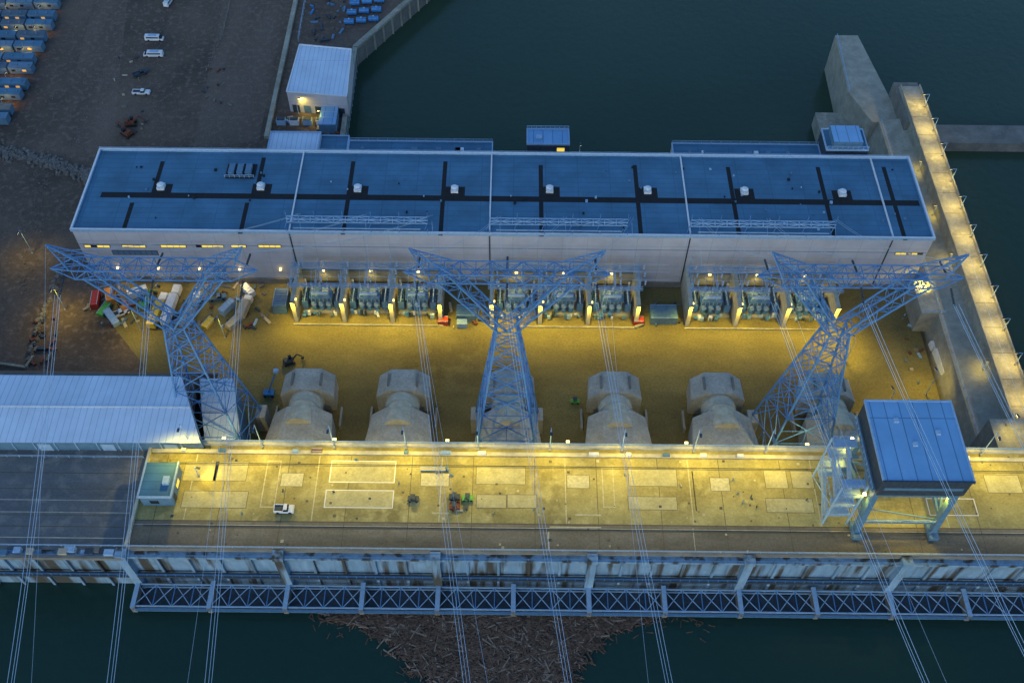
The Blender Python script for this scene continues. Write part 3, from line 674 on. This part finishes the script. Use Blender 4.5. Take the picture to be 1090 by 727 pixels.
for u in range(6,130,7):
    if random.random()<.3: continue
    p=P(u,589+random.uniform(-2,2),29.4); s_=random.uniform(.6,1.3); m.box(p.x-s_,p.x+s_,p.y-.7,p.y+.7,29.42,29.42+random.uniform(.6,1.8),random.choice(['steell','bluep','steeld','tarp','concd']))
m.build('stored_materials')
# ---------------------------------------------------------------- training wall right
tw=empty('training_wall',(132,240,-10))
yN=127; zt=14
p92=P(960,92,zt)
m=MB()
m.box(134.5,141.5,yN+.1,p92.y,-14,zt,'conclight')
m.hexa([(124.02,141,-14),(134.48,141,-14),(134.48,p92.y-12,-14),(124.02,p92.y-12,-14)],[(126.5,141,8.5),(134.48,141,10),(134.48,p92.y-12,10),(126.5,p92.y-12,8.5)],'conc')
A_=P(889,38,8);B_=P(913,38,8);C_=P(942,88,8);D_=P(903,98,8)
m.prism([(A_.x,A_.y),(B_.x,B_.y),(C_.x,p92.y+.05),(134.4,p92.y-11.9),(124.4,p92.y-11.9),(D_.x,D_.y)],-14,8,'conc')
m.box(133.3,141.7,p92.y-18,p92.y+3,-13,zt-.8,'concd')
q0=P(868,120,-2)
m.box(q0.x,124,P(880,165,-2).y,q0.y,-14,-2,'conclight')
m.build('wall_body',tw)
m=MB(); m.box(134.5,134.9,141,p92.y-.2,zt+.01,zt+1.1,'conc'); m.box(141.1,141.5,yN+.2,p92.y-.2,zt+.01,zt+1.1,'conc')
m.rail((A_.x+.5,A_.y-.5,8),(D_.x+.3,D_.y,8),1.1,3,'steell',.1); m.rail((127,141,8.6),(127,p92.y-12,8.6),1.1,3,'steell',.1)
k_=0
while 150+k_*9<p92.y-2:
    yy=150+k_*9; m.box(134.92,141.08,yy-.08,yy+.08,zt+.001,zt+.012,'joint'); k_+=1
m.build('wall_parapet',tw)
yy=152
while yy<p92.y-3:
    lamp_post((140.7,yy,zt),5.5,(-1,0),2700,1.8,168,1.5,glass='lampD',col=(1,.74,.16)); yy+=12
for yy in (165,205,225,245): lamp_post((133.6,yy,9.9),4.5,(-1,0),1000,.6,160,2,glass='lampD')
m=MB(); p=P(990,133,-4); q=P(990,152,-4); m.box(141.6,1500,q.y,p.y,-14,-4,'concd'); m.build('stilling_basin_weir')
m=MB(); m.box(124.1,160,128,140.9,-14,22,'concd','conclight'); m.box(141.6,150,141.1,165,-14,10,'concd'); m.build('abutment_block')
lamp_post((128,139,22),6,(.3,-1),2500,1); lamp_post((148,139,22),6,(0,-1),2500,1)
m=MB()
m.prism([tuple(P(u,v,6))[:2] for u,v in ((1005,338),(1016,338),(1038,405),(1024,405))],0,6,'wall','craneroof')
m.build('service_shed')
m=MB(); p=P(985,310,9); m.box(p.x-3,p.x+4,186,199,0,9,'conc','conclight'); m.rail((p.x-3,186,9),(p.x+4,186,9),1.1,1.5); m.build('stair_block')
# ---------------------------------------------------------------- vehicles
def car(u,v,z=0,yaw=0,kind='pickup',col='white',L_=5.6,name=None):
    c=P(u,v,z); m=MB(); w=1.0; h=L_/2
    R=Matrix.Rotation(yaw,3,'Z')
    def T(pts): return [c+R@Vector(q) for q in pts]
    def bxx(x0,x1,y0,y1,z0,z1,k,ix=0,iy=0,fx=0):
        b=T([(x0,y0,z0),(x1,y0,z0),(x1,y1,z0),(x0,y1,z0)]); t=T([(x0+ix,y0+iy,z1),(x1-ix-fx,y0+iy,z1),(x1-ix-fx,y1-iy,z1),(x0+ix,y1-iy,z1)]); m.hexa(b,t,k)
    if kind=='pickup':
        bxx(-h,h,-w,w,.45,1.05,col,.05,.05); bxx(h*.45,h*.97,-w*.93,w*.93,1.06,1.25,col,.1,.08)
        bxx(-h*.05,h*.5,-w*.92,w*.92,1.06,1.75,'glass',.25,.12,.2); bxx(0,h*.36,-w*.78,w*.78,1.76,1.86,col)
        bxx(-h,-h*.95,-w*.95,w*.95,1.06,1.35,col)
        for s in (-1,1): bxx(-h*.94,-h*.08,s*w*.9-.06,s*w*.9+.06,1.06,1.35,col)
        bxx(-h*.93,-h*.1,-w*.82,w*.82,1.055,1.08,'steeld')
    elif kind=='van':
        bxx(-h,h*.62,-w,w,.45,2.2,col,.08,.1); bxx(h*.63,h,-w*.95,w*.95,.45,1.25,col,.05,.05); bxx(h*.5,h*.88,-w*.9,w*.9,1.26,2.0,'glass',.05,.12,.35); bxx(-h*.6,h*.3,-w*.6,w*.6,2.21,2.3,'steell')
        for s in (-1,1): bxx(-h*.8,h*.5,s*w*.98-.03,s*w*.98+.03,1.45,1.95,'glass')
    elif kind=='truck':
        bxx(-h,h,-.5,.5,.7,1.0,'steeld'); bxx(-h,h*.45,-1.25,1.25,1.01,3.3,col,.03,.03); bxx(h*.55,h,-1.2,1.2,.6,2.6,'white',.1,.08); bxx(h*.85,h*1.01,-1.05,1.05,1.7,2.4,'glass')
    for sx in (-.62,.62):
        for s in (-1,1):
            a=c+R@Vector((h*sx,s*w*.8,.42)); b=c+R@Vector((h*sx,s*w*1.04,.42)); m.cyl(a,b,.42,'rubber',12)
    return m.build(name or {'pickup':'pickup_truck','van':'white_van','truck':'box_truck'}[kind])
car(165,43,0,0.0,'van',L_=7); car(164,60,0,math.pi,'van',L_=7.4); car(151,100,0,0,'pickup',L_=6.4); car(180,4,0,1.4,'van',L_=6)
car(150,80,0,.6,'pickup','steeld'); car(303,543,ZD,0,'pickup','white',4.6); car(184,328,0,1.5,'truck','white',15); car(205,333,0,1.4,'truck','tarp',13); car(998,385,0,1.65,'truck','white',12); car(1008,398,0,1.65,'truck','tarp',8)
car(170,334,0,1.45,'truck','yellow',13); car(128,335,0,.5,'pickup','white'); car(232,318,0,.2,'pickup','bluep'); car(262,330,0,1.4,'truck','tarp',8)
def machine(u,v,col,z=0,yaw=0,name='excavator',s=1.0):
    c=P(u,v,z); m=MB(); R=Matrix.Rotation(yaw,3,'Z')
    def T(q): return c+R@(Vector(q)*s)
    for sy in (-1,1):
        m.beam(T((-2,sy*1.2,.45)),T((2,sy*1.2,.45)),.6*s,'rubber',.8*s)
    m.beam(T((-1.8,0,1.4)),T((1.2,0,1.4)),2.4*s,col,1.0*s); m.beam(T((.1,.6,2.4)),T((1.2,.6,2.4)),1.0*s,'glass',1.1*s)
    m.beam(T((-1.7,0,2.1)),T((-.6,0,2.1)),2.0*s,col,.5*s); m.beam(T((1,-.4,1.8)),T((3.4,-.4,4.0)),.45*s,col); m.beam(T((3.4,-.4,4.0)),T((5.2,-.4,1.6)),.35*s,col); m.beam(T((5.2,-.4,1.5)),T((5.0,-.4,.5)),1.1*s,'steeld',.7*s)
    return m.build(name)
machine(140,133,'rust',0,0.2); machine(136,144,'rust',0,2.5); machine(155,326,'green',0,1.2); machine(133,328,'orange',0,2.2); machine(308,386,'steeld',0,0.4,s=.8)
machine(37,362,'rust',0,1,s=.6)
def cart(u,v,z,col,name='utility_cart'):
    c=P(u,v,z); m=MB(); m.box(c.x-1.3,c.x+1.3,c.y-.7,c.y+.7,z+.35,z+.8,col); m.box(c.x-.6,c.x+.5,c.y-.65,c.y+.65,z+1.7,z+1.8,'steeld')
    for a in (-.55,.45):
        for b in (-.6,.6): m.beam((c.x+a,c.y+b,z+.8),(c.x+a,c.y+b,z+1.7),.07,'steeld')
    for a in (-.8,.8):
        for b in (-.75,.65): m.cyl((c.x+a,c.y+b,z+.33),(c.x+a,c.y+b+.15,z+.33),.33,'rubber',10)
    m.box(c.x-.3,c.x,c.y-.5,c.y+.5,z+.81,z+1.2,'steeld'); return m.build(name)
cart(612,428,0,'green'); cart(498,531,ZD,'green'); cart(484,540,ZD,'rust'); cart(484,530,ZD,'steeld'); cart(440,532,ZD,'steeld'); 
def container(u,v,z,L_,yaw,col,name='shipping_container',h=2.6,w=2.5):
    c=P(u,v,z); R=Matrix.Rotation(yaw,3,'Z'); m=MB()
    def T(x,y,zz): return c+R@Vector((x,y,zz))
    m.beam(T(-L_/2,0,h/2+.1),T(L_/2,0,h/2+.1),w,col,h)
    n=int(L_/1.0)
    for i in range(n+1):
        x=-L_/2+L_*i/n; m.beam(T(x,-w/2-.04,.2),T(x,-w/2-.04,h),.12,col); m.beam(T(x,w/2+.04,.2),T(x,w/2+.04,h),.12,col); m.beam(T(x,-w/2,h+.12),T(x,w/2,h+.12),.12,col)
    for s in (-1,1): m.beam(T(-L_/2,s*w/2,h+.12),T(L_/2,s*w/2,h+.12),.14,'steell')
    return m.build(name)
container(301,325,0,7,1.57,'bluep',h=4,w=4); container(705,339,0,8,0,'bluep',h=3.4,w=5); container(497,337,0,6,0,'bluep',h=3,w=4)
container(472,344,0,3,0,'red',h=2,w=2,name='red_cabinet'); container(492,347,0,3,0,'steell',h=2,w=2,name='grey_cabinet'); container(679,344,0,3,0,'red',h=2,w=2,name='red_cabinet'); container(461,500,ZD,6,0,'tarp',h=.5,w=.8,name='timber_pile'); container(338,481,ZD,2.4,0,'rust',h=.8,w=.8,name='red_toolbox')
for (u,v,k) in ((250,345,'tarp'),(118,318,'orange'),(112,330,'green'),(103,322,'red'),(243,330,'steell'),(265,312,'white'),(222,345,'yellow'),(148,314,'white'),(120,340,'steell')):
    container(u,v,0,random.uniform(3,7),random.uniform(0,3),k,'storage_box',h=random.uniform(1,2.6),w=2)
m=MB()
def clutter(u0,u1,v0,v1,n,z=0,smax=.9,mats=('steell','bluep','tarp','concd','steeld','concd','rust')):
    for _ in range(n):
        p=P(random.uniform(u0,u1),random.uniform(v0,v1),z); s_=random.uniform(.2,smax); an=random.uniform(0,3.1); d=Vector((math.cos(an),math.sin(an),0))*s_*random.uniform(.6,2.5)
        h_=random.uniform(.2,1.0); m.beam(p-d+Vector((0,0,h_/2+.02)),p+d+Vector((0,0,h_/2+.02)),s_,random.choice(mats),h_)
clutter(95,290,305,350,90); clutter(470,515,325,350,18); clutter(675,725,325,350,16); clutter(20,60,340,395,16,mats=('rust','steeld','concd')); clutter(210,250,60,130,12,.0,.6,mats=('steeld','concd','rust')); clutter(115,160,60,150,16,0,.6,mats=('steeld','concd','tarp'))
clutter(305,360,112,150,24); clutter(330,372,0,45,26,mats=('steeld','bluep','blue')); clutter(960,1000,310,450,30)
m.build('construction_materials')
m=MB(); 
clutter(200,880,478,548,18,ZD,.22,mats=('steeld','bluep','conc')); clutter(455,478,497,502,6,ZD,.4); clutter(890,930,500,550,14,ZD,.4); clutter(480,500,527,545,10,ZD,.4,mats=('rust','steeld','tarp')); m.build('deck_equipment')
p=P(287,420,0); m=MB(); m.box(p.x-1.5,p.x+1.5,p.y-1,p.y+1,.4,1.4,'blue'); m.beam((p.x,p.y,1.4),(p.x+2.5,p.y+3,7),.3,'blue'); m.box(p.x+2,p.x+3.4,p.y+2.6,p.y+3.8,6.8,7.8,'steell')
for a in (-1.1,1.1):
    for b in (-1.1,.9): m.cyl((p.x+a,p.y+b,.45),(p.x+a,p.y+b+.25,.45),.45,'rubber',12)
m.build('boom_lift')
def trailer(u0,u1,v,col,lit):
    a0=P(u0,v,0); a1=P(u1,v,0); m=MB(); w=3.2; xa,xb,y=a0.x,a1.x,a0.y
    m.box(xa,xb,y,y+w,.5,3.3,'bluep',col); m.box(xa-.1,xb+.1,y-.1,y+w+.1,3.31,3.45,'dkroof' ,col)
    n=int((xb-xa)/4)
    for i in range(n):
        x_=xa+1+i*4; m.box(x_,x_+1.4,y-.07,y-.01,1.6,2.4,'winO' if random.random()<lit else 'glass'); m.box(x_+2,x_+2.4,y+1,y+1.6,3.46,3.9,'bluep')
    for i in range(int((xb-xa)/6)+1): m.box(xa+.5+i*5.8,xa+.9+i*5.8,y+.2,y+w-.2,0.01,.5,'steeld')
    m.build('site_trailer')
for v,ul,ur in ((2,-60,66),(11,-60,64),(24,-60,60),(34,-60,57),(46,-60,50),(57,-60,47),(70,-60,38),(80,-60,36),(97,-60,30),(108,-60,24),(124,-60,14),(134,-60,10)):
    x=ur
    while x>-60:
        l=random.uniform(26,40); trailer(x-l+2,x,v,random.choice(['dkroof','bluep','dkroof','roof','concd','roof']),.5); x-=l
for (u,v) in ((10,18),(45,18),(20,41),(5,64),(28,64),(10,90),(6,117),(40,41)):
    p=P(u,v,0); lamp_post(p,4.5,(0,1),1100,.8,160,2,glass='lampD',col=(1,.5,.12))
for (u,v,c_) in ((8,68,'orange'),(18,90,'orange'),(3,128,'red'),(30,63,'white')): 
    container(u,v,0,4,.1,c_,'storage_box',h=2,w=2)
# ---------------------------------------------------------------- riprap
def rocks(name,path,width,n,s0,s1,z=0):
    m=MB()
    for _ in range(n):
        i=random.randrange(len(path)-1); t=random.random(); u=path[i][0]+(path[i+1][0]-path[i][0])*t; v=path[i][1]+(path[i+1][1]-path[i][1])*t
        p=P(u,v+random.gauss(0,width),z); s_=random.uniform(s0,s1)
        vs=[]
        for a in range(6):
            an=a/6*6.283+random.uniform(-.3,.3); vs.append(p+Vector((math.cos(an)*s_*random.uniform(.7,1.1),math.sin(an)*s_*random.uniform(.7,1.1),0)))
        for a in range(6):
            q=vs[a]; vs.append(p+(q-p)*random.uniform(.5,.8)+Vector((0,0,s_*random.uniform(.6,1.1))))
        m.add(vs,[[j,(j+1)%6,6+(j+1)%6,6+j] for j in range(6)]+[[6,7,8,9,10,11]],'rock')
    m.build(name)
rocks('riprap',[(-60,150),(0,162),(50,172),(88,186),(98,192)],3.5,1100,.3,1.0)
rocks('boulders',[(70,282),(60,300),(42,345),(30,385)],3,110,.5,1.2)
rocks('scattered_stones',[(0,30),(180,20),(150,140),(60,120),(40,220),(20,300)],40,400,.1,.4)
rocks('roadside_stones',[(245,5),(235,40),(220,75)],1.2,60,.2,.5)
m=MB()
pp=[P(u,v,0) for u,v in ((-60,385),(0,388),(28,392),(36,380))]
for i in range(3): m.beam(pp[i]+Vector((0,0,.45)),pp[i+1]+Vector((0,0,.45)),.7,'conclight',.9)
m.build('jersey_barrier')
# ---------------------------------------------------------------- lamps on deck & platform
x=-78
while x<150:
    if not (76<x<100): lamp_post((x,YD1-1.3,ZD+.36),10.5,(0,-1),11500,1.8,160,9)
    x+=17.5
for (u,v,pw) in ((70,330,5500),(35,270,3000),(150,352,4000),(975,330,6000),(985,420,5000),(900,385,5500),(940,440,4000),(240,360,4500)):
    lamp_post(P(u,v,0),11,(-.2,-1) if u<900 else (-.3,1),pw,1.5,155,3,glass='lampD')
# ---------------------------------------------------------------- world, sun, camera
w=bpy.data.worlds.new('World'); bpy.context.scene.world=w; w.use_nodes=True; nt=w.node_tree
bg=nt.nodes['Background']; sky=nt.nodes.new('ShaderNodeTexSky'); sky.sky_type='NISHITA'; sky.sun_disc=False; sky.sun_elevation=math.radians(12); sky.sun_rotation=math.radians(200); sky.ozone_density=2
mx=nt.nodes.new('ShaderNodeMixRGB'); mx.blend_type='MULTIPLY'; mx.inputs[0].default_value=1; mx.inputs[2].default_value=(1.2,1.52,1.9,1)
nt.links.new(sky.outputs[0],mx.inputs[1]); nt.links.new(mx.outputs[0],bg.inputs[0]); bg.inputs[1].default_value=.15
s=bpy.data.lights.new('sun','SUN'); s.energy=.2; s.angle=math.radians(15); s.color=(.6,.78,1)
so=bpy.data.objects.new('sun',s); bpy.context.collection.objects.link(so); so.rotation_euler=(math.radians(50),0,math.radians(-20))
cam=bpy.data.cameras.new('camera'); co=bpy.data.objects.new('camera',cam); bpy.context.collection.objects.link(co)
F=Vector((0,cp,-sp)); R=Vector((1,0,0)); U=Vector((0,sp,cp))
Rc=R*math.cos(ROLL)+U*math.sin(ROLL); Uc=-R*math.sin(ROLL)+U*math.cos(ROLL); B=-F
co.matrix_world=Matrix(((Rc.x,Uc.x,B.x,0),(Rc.y,Uc.y,B.y,0),(Rc.z,Uc.z,B.z,CAMH),(0,0,0,1)))
cam.sensor_width=36; cam.lens=FPX/W*36; cam.clip_end=12000; cam.clip_start=1
sc=bpy.context.scene; sc.camera=co; sc.view_settings.view_transform='Standard'; sc.view_settings.look='None'; sc.view_settings.exposure=0
